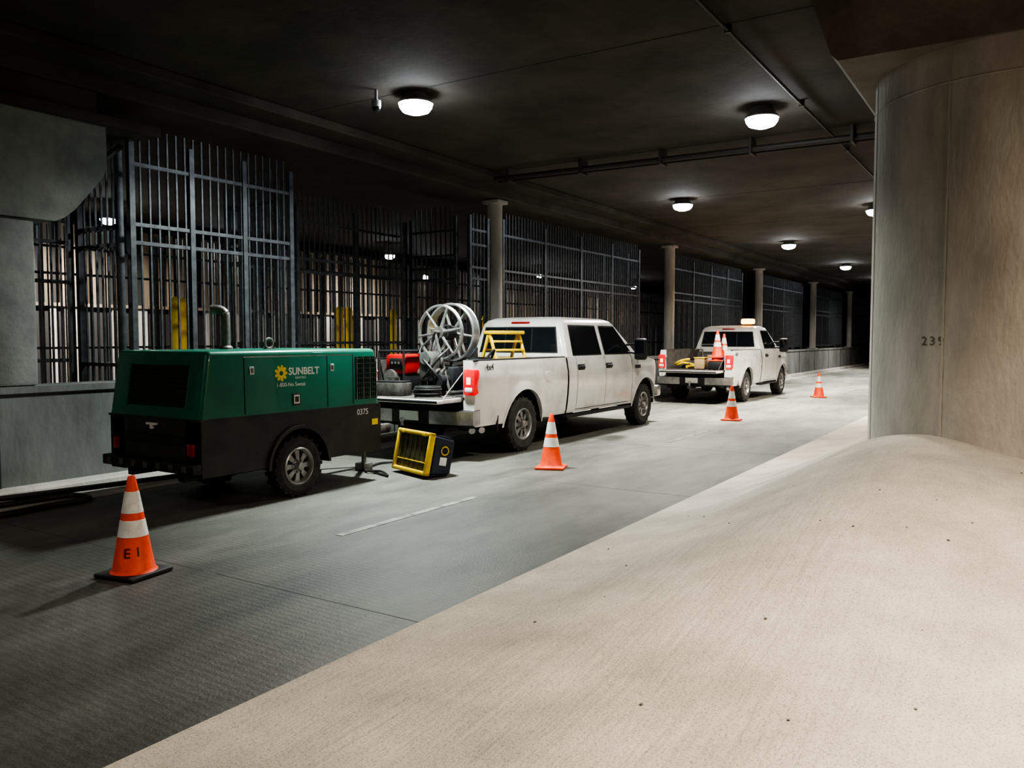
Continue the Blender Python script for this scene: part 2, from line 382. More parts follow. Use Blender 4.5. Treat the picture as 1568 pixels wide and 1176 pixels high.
# ------------------------------------------------------------------ piers
def round_col(b, x, y, r, z0, z1, m, seams=()):
    b.lathe([(r, z0), (r, z1)], m, Matrix.Translation((x, y, 0)), 128)
    for a in seams:
        b.box((x+(r-0.001)*math.cos(a), y+(r-0.001)*math.sin(a), (z0+z1)/2), (0.012, 0.018, z1-z0), m, rot=a)
for k in range(5):
    cx = 9.1+9.35*k; cy = 0.2
    b = B()
    round_col(b, cx, cy, 1.22, 0.15, 4.16, CONC, (math.radians(157), math.radians(110), math.radians(250)))
    b.torus((cx, cy, 3.86), 1.222, 0.006, CONC, seg=96, rs=6)
    t = 1.22
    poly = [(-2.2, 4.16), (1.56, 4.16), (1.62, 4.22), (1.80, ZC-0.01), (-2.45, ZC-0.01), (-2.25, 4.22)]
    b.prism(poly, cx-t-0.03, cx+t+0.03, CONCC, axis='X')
    for i, ch in enumerate('239'):
        a = math.radians(149.5+i*3.6)
        b.text(ch, 0.11, Matrix.Translation((cx, cy, 0)) @ Matrix.Rotation(a, 4, 'Z') @ Matrix.Translation((1.2215, 0, 1.62)) @ Matrix.Rotation(math.radians(90), 4, 'Z') @ RX @ Matrix.Translation((-0.032, 0, 0)), STENCIL, ext=0.003)
    b.done('concrete_pier', origin=(cx, cy, 0))
def cap_poly(cx):
    P = []; hw = 1.10
    P += [(cx-hw, 4.08), (cx-hw, 3.62)]
    P += [(cx-hw+0.05, 3.50), (cx-0.72, 3.10), (cx-0.60, 3.0), (cx-0.50, 2.95), (cx+0.50, 2.95), (cx+0.60, 3.0), (cx+0.72, 3.10), (cx+hw-0.05, 3.50)]
    P += [(cx+hw, 3.62), (cx+hw, 4.08)]
    return P
b = B(); cx = 4.36
CONCL = mat('hammerhead_concrete', (0.27, 0.275, 0.262), 0.85, c2=(0.15, 0.152, 0.145), ns=1.5, bump=0.25, bs=20)
b.prism(cap_poly(cx), 8.98, 10.2, CONCL)
b.bb(cx-0.28, cx+0.30, 9.02, 9.44, ZW, 2.96, CONCL, 0.04)
b.bb(cx-1.8, cx+1.75, 8.90, 10.2, 4.08, 4.2, CEIL, 0.02); b.bb(cx-1.0, cx+1.0, 8.98, 10.1, 4.2, 4.44, CEIL)
b.done('hammerhead_pier', origin=(cx, 9.5, ZW))
for k in range(5):
    x = 13.78+9.35*k
    b = B(); b.cyl((0, 0, ZW), (0, 0, 4.44), 0.15, CONC, seg=28)
    b.bb(-0.18, 0.18, -0.2, 0.2, 4.36, 4.44, CONC, 0.02); b.bb(-0.18, 0.18, -0.2, 0.2, ZW, ZW+0.05, CONC, 0.01)
    b.done('support_column', loc=(x, 9.22, 0))

b = B()
b.cyl((12.55, 8.4, 4.58), (12.75, 1.9, 4.58), 0.045, PIPE); b.cyl((12.68, 8.4, 4.55), (12.88, 1.9, 4.55), 0.022, PIPE)
for k in range(5):
    y = 8.1-k*1.45; b.bb(12.5+0.03*k, 12.78+0.03*k, y-0.02, y+0.02, 4.50, ZC, PIPE)
b.done('ceiling_pipe')
b = B()
b.cyl((XMIN, 2.62, 4.69), (XMAX-1, 2.62, 4.69), 0.018, PIPE)
for k in range(25): b.bb(-7+k*3, -6.95+k*3, 2.59, 2.65, 4.665, ZC, PIPE)
b.done('ceiling_conduit')
b = B(); b.cyl((0, 0, 0.05), (0, 0, 0.19), 0.02, HOUSE, seg=10); b.cyl((0, 0, -0.02), (0, 0, 0.06), 0.06, HOUSE, seg=20)
t = bmesh.new(); bmesh.ops.create_uvsphere(t, u_segments=20, v_segments=12, radius=0.055); b.merge(t, GLASS, Matrix.Translation((0, 0, -0.03)))
b.done('security_camera', loc=(7.75, 6.95, 4.555))

# ------------------------------------------------------------------ lights
def fixture(x, y, z, power, colr, lens, r=0.21, zc=ZC, spread=150):
    b = B()
    h = zc-z
    b.lathe([(0.001, h), (r*0.6, h), (r*0.8, h*0.5), (r+0.01, 0.02), (r+0.01, 0.0), (r, 0.0)], HOUSE, seg=32)
    b.lathe([(r, 0.0), (r*0.97, -0.04), (r*0.8, -0.09), (r*0.4, -0.12), (0.001, -0.13)], lens, seg=32)
    o = b.done('ceiling_light', loc=(x, y, z))
    L = bpy.data.lights.new('lamp', 'AREA'); L.shape = 'DISK'; L.size = r*2; L.energy = power; L.color = colr; L.spread = math.radians(spread)
    lo = bpy.data.objects.new('lamp', L); col.objects.link(lo); lo.parent = o; lo.location = (0, 0, -0.14)
    return o
COOL = (0.90, 0.99, 0.95); WARM = (1.0, 0.86, 0.69)
for k in range(5): fixture(8.15+9.25*k, 6.65, 4.62, [430, 430, 430, 380, 300][k], COOL if k == 0 else (1, 0.97, 0.88), LAMP, spread=152)
for k in range(3): fixture(11.1+9.3*k, 3.15, 4.60, [150, 480, 400][k], (1.0, 0.92, 0.78), LAMP, spread=128)
for k in range(5): fixture(1.2+9.5*k, 17.6, 4.35, [460, 460, 300, 230, 230][k], (1.0, 0.95, 0.88), LAMP, 0.17, spread=165)
fixture(3.2, -0.9, 4.5, 300, WARM, LAMPW, spread=132)
fixture(5.0, -4.3, 4.55, 420, WARM, LAMPW, spread=175)
fixture(-1.0, 6.65, 4.62, 90, (1.0, 0.93, 0.82), LAMPW, spread=165)
fixture(14.5, -4.3, 4.55, 150, WARM, LAMPW)
for x in (6.5, 15.3, 24.1, 33.0):
    b = B(); b.box((0, 0, 0), (0.30, 0.16, 0.24), HOUSE, 0.03); b.box((0, -0.09, -0.02), (0.24, 0.05, 0.16), LAMP, 0.02)
    b.done('wall_light', loc=(x, 19.34, 3.95))

# ------------------------------------------------------------------ wheel
def wheel(b, c, R, W, rimr, side, holes=8):
    T = Matrix.Translation(c) @ (RX if side < 0 else Matrix.Rotation(math.radians(-90), 4, 'X'))
    h = W/2
    b.lathe([(rimr, -h), (R-0.05, -h), (R-0.015, -h+0.02), (R, -h+0.05), (R, h-0.05), (R-0.015, h-0.02), (R-0.06, h+0.005), (rimr+0.03, h), (rimr, h-0.01)], RUBBER, T, 48)
    for k in range(40):
        a = 2*math.pi*k/40
        M = T @ Matrix.Rotation(a, 4, 'Z') @ Matrix.Translation((R-0.004, 0, (-1)**k*h*0.45))
        t = bmesh.new(); bmesh.ops.create_cube(t, size=1)
        for v in t.verts: v.co = Vector((v.co.x*0.02, v.co.y*0.035, v.co.z*h*0.8))
        b.merge(t, RUBBER, M)
    b.lathe([(rimr+0.002, h-0.008), (rimr-0.012, h), (rimr-0.025, h-0.01), (rimr-0.04, h-0.05), (rimr-0.04, -h)], RIM, T, 48)
    b.lathe([(rimr-0.04, h-0.12), (0.001, h-0.12)], TRIM, T, 32)
    for k in range(holes):
        a = 2*math.pi*k/holes
        M = T @ Matrix.Rotation(a, 4, 'Z')
        r0, r1 = rimr*0.3, rimr-0.035
        wi, wo = rimr*0.19, rimr*0.34
        pts = [(r0, -wi/2), (r1, -wo/2), (r1, wo/2), (r0, wi/2)]
        t = bmesh.new()
        A = [t.verts.new((x, y, h-0.035 if x < r1 else h-0.05)) for x, y in pts]; C = [t.verts.new((x, y, h-0.09)) for x, y in pts]
        t.faces.new(A)
        for q in range(4): t.faces.new([A[q], A[(q+1) % 4], C[(q+1) % 4], C[q]])
        b.merge(t, RIM, M)
    b.lathe([(rimr*0.42, h-0.05), (rimr*0.40, h-0.032), (rimr*0.26, h-0.028), (rimr*0.24, h+0.005), (rimr*0.19, h+0.02), (0.001, h+0.022)], RIM, T, 24)
    for k in range(8):
        a = 2*math.pi*(k+0.5)/8; M = T @ Matrix.Rotation(a, 4, 'Z')
        t = bmesh.new(); bmesh.ops.create_cone(t, cap_ends=True, segments=6, radius1=0.01, radius2=0.01, depth=0.02)
        b.merge(t, STEEL, M @ Matrix.Translation((rimr*0.33, 0, h-0.022)))

# ------------------------------------------------------------------ pickup truck
def pickup(loc, crew):
    b = B()
    xr = 1.25; ra = 0.53; zc = 0.40; R = 0.405
    if crew: L, xf, wsb, wst = 6.55, 5.68, 5.45, 4.72
    else:    L, xf, wsb, wst = 5.65, 4.78, 4.55, 3.82
    cr = 2.62; RAIL = 1.38; BELT = 1.38; FL = 0.87
    tab = [(0.42, 0.93), (0.55, 0.965), (0.8, 0.995), (1.0, 1.005), (1.16, 1.0), (1.19, 0.988), (1.3, 0.975), (1.38, 0.955)]
    def hw(x, z):
        w = interp(tab, z)
        for xa in (xr, xf):
            r = math.hypot(x-xa, z-zc)
            if r < ra+0.15: w += 0.035*(1-max(0, (r-ra))/0.15)
        if x > L-0.55: w -= 0.16*((x-L+0.55)/0.55)**2.2
        if x < 0.12: w -= 0.02*(1-x/0.12)
        return w
    def zb(x):
        z = 0.46
        for xa in (xr, xf):
            if abs(x-xa) < ra: z = max(z, zc+math.sqrt(ra*ra-(x-xa)**2))
        if x > L-0.3: z = max(z, 0.46+0.1*(x-L+0.3)/0.3)
        return z
    def zt(x):
        if x <= wsb-0.25: return BELT
        return lerp(BELT, 1.24, sst(wsb-0.25, L, x))
    def stations(x0, x1):
        s = set([x0, x1]); n = int((x1-x0)/0.06)
        for i in range(1, n): s.add(x0+(x1-x0)*i/n)
        for xa in (xr, xf):
            for k in range(0, 25):
                q = xa-ra*math.cos(math.pi*k/24)
                if x0 < q < x1: s.add(q)
        s = sorted(s); o = [s[0]]
        for q in s[1:]:
            if q-o[-1] > 0.006: o.append(q)
        return o
    def side(x0, x1, sgn):
        rows = []; nz = 12
        for x in stations(x0, x1):
            lo, hi = zb(x), zt(x)
            row = [b.bm.verts.new((x, sgn*(hw(x, lo)-0.06), lo+0.005))]
            for j in range(nz+1):
                z = lerp(lo, hi, j/nz); row.append(b.bm.verts.new((x, sgn*hw(x, z), z)))
            rows.append(row)
        mi = b.mi(WHITE)
        for A, C in zip(rows, rows[1:]):
            for j in range(len(A)-1):
                f = b.bm.faces.new([A[j], C[j], C[j+1], A[j+1]]); f.material_index = mi
    def strip(x, z0, z1, sgn, w=0.010, m=JOINT):
        pts = 8
        for j in range(pts):
            za, zb_ = lerp(z0, z1, j/pts), lerp(z0, z1, (j+1)/pts)
            b.face([(x-w/2, sgn*(hw(x, za)+0.0025), za), (x+w/2, sgn*(hw(x, za)+0.0025), za), (x+w/2, sgn*(hw(x, zb_)+0.0025), zb_), (x-w/2, sgn*(hw(x, zb_)+0.0025), zb_)], m)
    for sg in (-1, 1):
        side(0.0, cr-0.05, sg); side(cr, L, sg)
        b.face([(cr-0.05, sg*0.9, 0.5), (cr, sg*0.9, 0.5), (cr, sg*0.9, BELT), (cr-0.05, sg*0.9, BELT)], TRIM)
        b.box(((cr-0.05)/2, sg*0.885, RAIL-0.005), (cr-0.06, 0.145, 0.03), TRIM, 0.012)
        b.bb(0.02, cr-0.06, sg*0.78, sg*0.82, FL, RAIL-0.01, BEDL)
        b.bb(xr-0.45, xr+0.45, sg*0.56, sg*0.80, FL, FL+0.2, BEDL, 0.05)
        zs = [0.46, 0.6, 0.8, 1.0, 1.2, 1.38]
        for z0, z1 in zip(zs, zs[1:]):
            b.face([(0, sg*0.78, z0), (0, sg*hw(0, z0), z0), (0, sg*hw(0, z1), z1), (0, sg*0.78, z1)], WHITE)
        b.box((0.03, sg*0.895, 1.08), (0.14, 0.195, 0.36), RED, 0.03)
        b.box((-0.035, sg*0.895, 1.10), (0.02, 0.07, 0.10), REDB, 0.008)
        b.box((-0.02, sg*0.895, 0.975), (0.06, 0.13, 0.07), LENSW, 0.015)
        for xa in (xr, xf):
            n = 16; y0, y1 = sg*0.55, sg*0.955
            pr = [(xa-ra*math.cos(math.pi*k/n), zc+ra*math.sin(math.pi*k/n)) for k in range(n+1)]
            for (xa1, za1), (xb1, zb1) in zip(pr, pr[1:]):
                b.face([(xa1, y0, za1), (xb1, y0, zb1), (xb1, y1, zb1), (xa1, y1, za1)], TRIM)
            b.prism(pr, y0-0.005*sg, y0, TRIM)
            wheel(b, (xa, sg*0.855, R), R, 0.26, 0.235, sg)
        if crew: doors = [(2.92, 3.98), (3.98, 5.10)]
        else: doors = [(2.95, 4.20)]
        for d0, d1 in doors:
            b.box((d0+0.14, sg*(hw(d0, 1.18)+0.014), 1.20), (0.20, 0.035, 0.05), TRIM, 0.012)
            b.box((d0+0.14, sg*(hw(d0, 1.18)+0.002), 1.20), (0.24, 0.012, 0.10), TRIM, 0.005)
        for x in sorted(set([q for d in doors for q in d])): strip(x, 0.50, BELT, sg)
        x0, x1 = doors[0][0], doors[-1][1]
        for k in range(40):
            xa, xb = lerp(x0, x1, k/40), lerp(x0, x1, (k+1)/40); y = sg*(hw(xa, 0.5)+0.004)
            if zb(xa) < 0.47 and zb(xb) < 0.47: b.face([(xa, y, 0.50), (xb, y, 0.50), (xb, y, 0.510), (xa, y, 0.510)], JOINT)
        b.box(((xr+ra+xf-ra)/2+0.3, sg*0.93, 0.41), (xf-xr-2*ra-0.9, 0.16, 0.05), TRIM, 0.02)
        for xa in (xr, xf):
            n = 20
            for k in range(n):
                a0, a1 = math.pi*k/n, math.pi*(k+1)/n
                P = lambda a, r: (xa-r*math.cos(a), sg*(hw(xa-r*math.cos(a), zc+r*math.sin(a))+0.006), zc+r*math.sin(a))
                b.face([P(a0, ra), P(a1, ra), P(a1, ra+0.035), P(a0, ra+0.035)], WHITE)
        mx = wsb-0.42
        b.tube([(mx, sg*0.93, 1.42), (mx+0.02, sg*1.12, 1.40)], 0.022, TRIM); b.tube([(mx, sg*0.90, 1.56), (mx+0.02, sg*1.12, 1.58)], 0.022, TRIM)
        b.box((mx+0.02, sg*1.19, 1.48), (0.14, 0.24, 0.40), TRIM, 0.05)
        b.box((mx-0.052, sg*1.19, 1.48), (0.006, 0.18, 0.32), GLASS, 0.0)
        b.box((L-0.08, sg*0.74, 1.05), (0.22, 0.24, 0.26), LENSW, 0.04)
        b.box((wsb-0.1, sg*(hw(wsb-0.1, 1.15)+0.006), 1.15), (0.22, 0.014, 0.07), TRIM, 0.004)
    b.text('4x4', 0.13, Matrix.Translation((0.22, -1.006, 1.24)) @ RX @ Matrix.Rotation(-0.05, 4, 'X'), STEEL, ext=0.002, bold=True)
    b.box((1.95, -1.0, 1.08), (0.17, 0.012, 0.17), WHITE, 0.004)
    b.bb(0.0, cr-0.05, -0.8, 0.8, FL-0.04, FL, BEDL)
    for k in range(11): b.bb(0.02, cr-0.1, -0.75+k*0.15-0.03, -0.75+k*0.15+0.03, FL, FL+0.012, BEDL)
    b.bb(cr-0.10, cr-0.05, -0.95, 0.95, FL-0.3, RAIL, WHITE)
    b.bb(cr-0.005, cr+0.02, -0.93, 0.93, 0.5, BELT+0.01, WHITE)
    b.box((-0.28, 0, FL-0.035), (0.55, 1.53, 0.06), WHITE, 0.02)
    b.box((-0.27, 0, FL-0.002), (0.52, 1.48, 0.012), BEDL, 0.004)
    b.box((-0.555, 0, FL-0.035), (0.02, 1.50, 0.035), TRIM, 0.006)
    for sg in (-1, 1): b.tube([(0.02, sg*0.77, 1.22), (-0.44, sg*0.765, FL)], 0.008, STEEL)
    pts = []
    for k in range(13):
        y = lerp(-1.0, 1.0, k/12); x = -0.20+0.12*(abs(y))**4; pts.append((x, y))
    for (xa, ya), (xb, yb) in zip(pts, pts[1:]):
        ml = CHROME if abs((ya+yb)/2) > 0.30 else TRIM
        b.face([(xa, ya, 0.50), (xb, yb, 0.50), (xb, yb, 0.68), (xa, ya, 0.68)], ml)
        b.face([(xa, ya, 0.68), (xb, yb, 0.68), (xb+0.18, yb, 0.70), (xa+0.18, ya, 0.70)], TRIM)
        b.face([(xa, ya, 0.50), (xb, yb, 0.50), (xb+0.10, yb, 0.45), (xa+0.10, ya, 0.45)], TRIM)
    for sg in (-1, 1): b.face([(-0.08, sg, 0.50), (0.12, sg*0.98, 0.50), (0.12, sg*0.98, 0.70), (-0.08, sg, 0.68)], CHROME)
    b.bb(-0.24, -0.21, -0.16, 0.16, 0.54, 0.67, WTXT)
    b.bb(-0.40, -0.05, -0.05, 0.05, 0.40, 0.48, TRIM); b.cyl((-0.37, 0, 0.48), (-0.37, 0, 0.53), 0.02, CHROME)
    t = bmesh.new(); bmesh.ops.create_uvsphere(t, u_segments=12, v_segments=8, radius=0.035); b.merge(t, CHROME, Matrix.Translation((-0.37, 0, 0.555)))
    b.bb(0.05, cr-0.06, -0.78, 0.78, 0.70, FL-0.05, TRIM)
    b.bb(cr+0.02, L-0.3, -0.86, 0.86, 0.52, 0.85, TRIM)
    for sg in (-1, 1): b.bb(0.0, L-0.2, sg*0.42-0.04, sg*0.42+0.04, 0.46, 0.62, TRIM)
    for xa in (xr, xf):
        b.cyl((xa, -0.8, R), (xa, 0.8, R), 0.05, TRIM); t = bmesh.new(); bmesh.ops.create_uvsphere(t, u_segments=16, v_segments=10, radius=0.17); b.merge(t, TRIM, Matrix.Translation((xa, 0.1, R)))
    b.cyl((2.4, -0.55, 0.5), (0.25, -0.62, 0.45), 0.045, STEEL)
    b.cyl((0.35, -0.60, 0.45), (0.12, -0.84, 0.40), 0.045, CHROME); b.cyl((0.48, -0.66, 0.45), (0.27, -0.90, 0.40), 0.045, CHROME)
    for s2 in (-1, 1): b.prism([(0.55, 0.35), (0.57, 0.35), (0.60, 0.75), (0.58, 0.75)], s2*0.97, s2*0.72, TRIM)
    st = [x for x in stations(wsb-0.3, L)]; rows = []
    for x in st:
        zs = zt(x); w = hw(x, zs); row = []
        for k in range(15):
            u = -1+2*k/14; z = zs+0.085*(1-abs(u)**3.0)*(1-0.5*sst(L-0.4, L, x)) + (0.02 if 0.25 < abs(u) < 0.6 else 0)
            row.append(b.bm.verts.new((x, u*w, z)))
        rows.append(row)
    for A, C in zip(rows, rows[1:]):
        for j in range(14):
            f = b.bm.faces.new([A[j], A[j+1], C[j+1], C[j]]); f.material_index = b.mi(WHITE)
    b.bb(L-0.03, L+0.0, -0.80, 0.80, 0.56, 1.25, WHITE, 0.01)
    b.bb(L-0.01, L+0.03, -0.60, 0.60, 0.80, 1.20, CHROME, 0.01)
    for k in range(4): b.bb(L+0.03, L+0.04, -0.56, 0.56, 0.83+k*0.09, 0.88+k*0.09, TRIM)
    b.box((L+0.05, 0, 0.62), (0.2, 1.86, 0.22), CHROME, 0.05)
    lay = [(BELT-0.01, cr+0.0, wsb, 0.950, 0.07), (1.46, cr+0.015, wsb-0.10, 0.925, 0.08), (1.92, cr+0.10, wst+0.03, 0.79, 0.10), (1.985, cr+0.15, wst-0.05, 0.755, 0.12), (2.03, cr+0.26, wst-0.2, 0.67, 0.15), (2.05, cr+0.5, wst-0.45, 0.45, 0.2)]
    def outline(z, x0, x1, w, r):
        o = []
        for (cx, cy, a0) in ((x1-r, w-r, 0), (x0+r, w-r, 90), (x0+r, -w+r, 180), (x1-r, -w+r, 270)):
            for k in range(6):
                a = math.radians(a0+90*k/5); o.append(b.bm.verts.new((cx+r*math.cos(a), cy+r*math.sin(a), z)))
        return o
    R_ = [outline(*l) for l in lay]
    for A, C in zip(R_, R_[1:]):
        n = len(A)
        for k in range(n):
            f = b.bm.faces.new([A[k], A[(k+1) % n], C[(k+1) % n], C[k]]); f.material_index = b.mi(WHITE)
    f = b.bm.faces.new(R_[-1]); f.material_index = b.mi(WHITE)
    def yw(z): return lerp(0.925, 0.79, (z-1.46)/0.46) if z > 1.46 else lerp(0.95, 0.925, (z-1.37)/0.09)
    def xrr(z): return lerp(cr+0.015, cr+0.10, (z-1.46)/0.46)
    def xff(z): return lerp(wsb-0.10, wst+0.03, (z-1.46)/0.46)
    zA, zB = 1.415, 1.885
    def swin(xa0, xa1, xb0, xb1, sg):
        def quad(off, e, m):
            P = [(xa0-e, zA-e), (xb0+e, zA-e), (xb1+e*0.6, zB+e), (xa1-e, zB+e)]
            b.face([(x, sg*(yw(z)+off), z) for x, z in P], m)
        quad(0.006, 0.022, TRIM); quad(0.010, 0.0, GLASS)
    for sg in (-1, 1):
        fx0, fx1 = wsb-0.30, wst-0.08
        if crew:
            swin(2.86, 2.94, 3.88, 3.88, sg); swin(4.05, 4.05, fx0, fx1, sg)
        else:
            swin(3.02, 3.06, fx0, fx1, sg)
    for z0, z1, off, m, w in ((1.44, 1.875, 0.006, TRIM, 0.78), (1.46, 1.855, 0.010, GLASS, 0.755)):
        b.face([(xrr(z0)-off, -w, z0), (xrr(z0)-off, w, z0), (xrr(z1)-off, w*0.9, z1), (xrr(z1)-off, -w*0.9, z1)], m)
    for y in (-0.27, 0.27):
        b.face([(xrr(1.475)-0.014, y-0.012, 1.475), (xrr(1.475)-0.014, y+0.012, 1.475), (xrr(1.845)-0.014, y*0.95+0.012, 1.845), (xrr(1.845)-0.014, y*0.95-0.012, 1.845)], TRIM)
    b.box((cr+0.11, 0, 1.945), (0.03, 0.36, 0.035), REDD, 0.008)
    for z0, z1, off, m, w in ((1.47, 1.88, 0.006, TRIM, 0.82), (1.50, 1.86, 0.012, GLASS, 0.79)):
        b.face([(xff(z0)+off, -w, z0), (xff(z0)+off, w, z0), (xff(z1)+off, w*0.88, z1), (xff(z1)+off, -w*0.88, z1)], m)
    if not crew:
        b.box((cr+0.45, -0.45, 2.075), (0.1, 0.3, 0.06), TRIM, 0.01)
        b.box((cr+0.45, -0.45, 2.16), (0.22, 0.36, 0.15), AMBER, 0.04)
    o = b.done('pickup_truck', loc=loc, ang=32)
    if not crew:
        L_ = bpy.data.lights.new('beacon_lamp', 'POINT'); L_.energy = 22; L_.color = (1, 0.45, 0.05); L_.shadow_soft_size = 0.05
        lo = bpy.data.objects.new('beacon_lamp', L_); col.objects.link(lo); lo.parent = o; lo.location = (cr+0.45, -0.45, 2.32)
    return o

T1 = (9.05, 7.36, 0); T2 = (20.3, 7.38, 0)
pickup(T1, True); pickup(T2, False)

# ------------------------------------------------------------------ compressor trailer
def compressor(loc):
    b = B(); Lc, W = 2.46, 0.735
    xa = 1.20; ra = 0.40; zc = 0.33
    low = [(0.0, 0.36), (xa-ra, 0.36)]
    n = 14
    for k in range(1, n):
        a = math.pi*k/n; low.append((xa-ra*math.cos(a), max(0.36, zc+ra*math.sin(a))))
    low += [(xa+ra, 0.36), (Lc+0.02, 0.36), (Lc+0.03, 0.91), (0.0, 0.91)]
    for y0, y1 in ((-W, -W+0.24), (W-0.24, W)): b.prism(low, y0, y1, BLACK)
    b.bb(0.0, 0.72, -W+0.02, W-0.02, 0.38, 0.91, BLACK); b.bb(1.66, Lc+0.02, -W+0.02, W-0.02, 0.38, 0.91, BLACK)
    b.bb(0.7, 1.7, -W+0.22, W-0.22, 0.45, 0.91, TRIM)
    t = bmesh.new(); bmesh.ops.create_cube(t, size=1)
    for v in t.verts:
        top = v.co.z > 0; fr = v.co.x > 0
        x = (Lc+0.0 if fr else -0.01); y = (W if v.co.y > 0 else -W)
        if top: x += (-0.05 if fr else 0.10); y *= 0.985
        v.co = Vector((x, y, 1.56 if top else 0.91))
    bmesh.ops.bevel(t, geom=[e for e in t.edges if e.verts[0].co.z > 1 or e.verts[1].co.z > 1], offset=0.045, segments=4, profile=0.5, affect='EDGES')
    b.merge(t, GREEN)
    b.bb(-0.015, Lc+0.01, -W-0.008, W+0.008, 0.895, 0.915, BLACK)
    def yside(z): return -W*lerp(1, 0.985, (z-0.91)/0.645)-0.003
    def seam(x, z0, z1): b.face([(x, yside(z0), z0), (x+0.012, yside(z0), z0), (x+0.012, yside(z1), z1), (x, yside(z1), z1)], JOINT)
    for x in (0.50, 1.62, 2.02): seam(x, 0.93, 1.50)
    b.face([(0.50, yside(1.49)-0.001, 1.49), (2.02, yside(1.49)-0.001, 1.49), (2.02, yside(1.50)-0.001, 1.50), (0.50, yside(1.50)-0.001, 1.50)], ALU)
    for x in (0.56, 1.66):
        b.box((x+0.03, -W-0.002, 1.36), (0.055, 0.02, 0.08), ALU, 0.006); b.box((x+0.03, -W-0.012, 1.36), (0.025, 0.02, 0.05), STEEL, 0.004)
    b.face([(2.06, -W-0.004, 0.98), (2.43, -W-0.004, 0.98), (2.40, -W+0.003, 1.47), (2.06, -W+0.003, 1.47)], TRIM)
    for k in range(10): b.box((2.08+k*0.036, -W-0.008, 1.225), (0.006, 0.012, 0.49), GREEN if k % 3 else ALU)
    for k in range(9): b.box((2.24, -W-0.010, 1.0+k*0.056), (0.36, 0.010, 0.006), STEEL)
    def TM(x, z): return Matrix.Translation((x, yside(z)-0.003, z)) @ RX
    T = TM(0.97, 1.32)
    b.lathe([(0.001, 0), (0.052, 0), (0.052, 0.003), (0.001, 0.004)], YTXT, T, 20)
    for k in range(9):
        a = 2*math.pi*k/9; M = T @ Matrix.Rotation(a, 4, 'Z')
        t = bmesh.new(); bmesh.ops.create_cone(t, cap_ends=True, segments=12, radius1=0.022, radius2=0.022, depth=0.004)
        b.merge(t, YTXT, M @ Matrix.Translation((0.062, 0, 0)) @ Matrix.Diagonal((1.1, 0.8, 1, 1)))
    b.lathe([(0.001, 0.005), (0.024, 0.005), (0.024, 0.004)], GREEN, T, 20)
    b.text('SUNBELT', 0.105, TM(1.07, 1.30), WTXT, bold=True)
    b.text('RENTALS', 0.036, TM(1.16, 1.255), WTXT)
    b.text('1-800-No Sweat', 0.060, TM(0.90, 1.18), WTXT)
    b.text('0375', 0.095, Matrix.Translation((2.08, -W-0.003, 0.80)) @ RX, WTXT)
    b.box((2.38, -W-0.003, 0.70), (0.10, 0.006, 0.07), YTXT)
    b.box((1.17, -W-0.004, 1.04), (0.11, 0.008, 0.13), BLACK, 0.003); b.box((1.17, -W-0.009, 1.04), (0.075, 0.004, 0.09), WTXT)
    b.box((1.17, -W-0.012, 1.04), (0.05, 0.004, 0.06), BLACK)
    def xr_(z): return lerp(-0.01, 0.09, (z-0.91)/0.645)
    b.face([(xr_(1.02)-0.004, -0.52, 1.02), (xr_(1.02)-0.004, 0.42, 1.02), (xr_(1.42)-0.004, 0.42, 1.42), (xr_(1.42)-0.004, -0.52, 1.42)], JOINT)
    for k in range(9):
        z = 1.04+k*0.045; b.box((xr_(z)-0.008, -0.05, z), (0.012, 0.92, 0.012), BLACK)
    for yy in (-0.53, 0.43): b.box((xr_(1.22)-0.012, yy, 1.22), (0.03, 0.02, 0.42), GREEN, rot=Matrix.Rotation(0.154, 4, 'Y'))
    for sg in (-1, 1):
        b.box((-0.02, sg*0.60, 0.62), (0.03, 0.10, 0.12), REDD, 0.01)
    b.box((-0.02, 0.0, 0.845), (0.03, 0.16, 0.02), WTXT); b.box((-0.02, 0.0, 0.82), (0.02, 0.05, 0.05), WTXT)
    b.bb(-0.02, 0.0, -0.45, 0.45, 0.66, 0.74, TRIM)
    b.bb(-0.10, 0.0, -W, W, 0.40, 0.50, TRIM, 0.01)
    for k in range(7): b.box((-0.105, -0.6+k*0.2, 0.45), (0.01, 0.06, 0.06), STEEL)
    b.bb(0.0, Lc, -0.45, -0.37, 0.30, 0.38, TRIM); b.bb(0.0, Lc, 0.37, 0.45, 0.30, 0.38, TRIM)
    b.cyl((xa, -0.6, 0.325), (xa, 0.6, 0.325), 0.035, TRIM)
    for sg in (-1, 1):
        wheel(b, (xa, sg*0.655, 0.325), 0.325, 0.19, 0.20, sg, holes=8)
        n = 18; r0, r1 = ra, ra+0.035
        for k in range(n):
            a0, a1 = math.pi*(k)/n, math.pi*(k+1)/n
            P = lambda a, r, y: (xa-r*math.cos(a), y, zc+r*math.sin(a))
            yy = sg*(W+0.035)
            b.face([P(a0, r0, yy), P(a1, r0, yy), P(a1, r1, yy), P(a0, r1, yy)], BLACK)
            b.face([P(a0, r1, yy), P(a1, r1, yy), P(a1, r1, sg*(W-0.01)), P(a0, r1, sg*(W-0.01))], BLACK)
            b.face([P(a0, r0, yy), P(a1, r0, yy), P(a1, r0, sg*(W-0.2)), P(a0, r0, sg*(W-0.2))], BLACK)
    b.bb(Lc, 3.45, -0.04, 0.04, 0.42, 0.50, BLACK, 0.01)
    b.tube([(Lc, -0.45, 0.42), (3.1, 0, 0.46)], 0.035, BLACK); b.tube([(Lc, 0.45, 0.42), (3.1, 0, 0.46)], 0.035, BLACK)
    b.box((3.37, 0, 0.50), (0.20, 0.09, 0.09), STEEL, 0.015)
    b.cyl((2.85, -0.12, 0.10), (2.85, -0.12, 0.72), 0.03, STEEL); b.bb(2.77, 2.93, -0.2, -0.04, 0.0, 0.10, STEEL, 0.01)
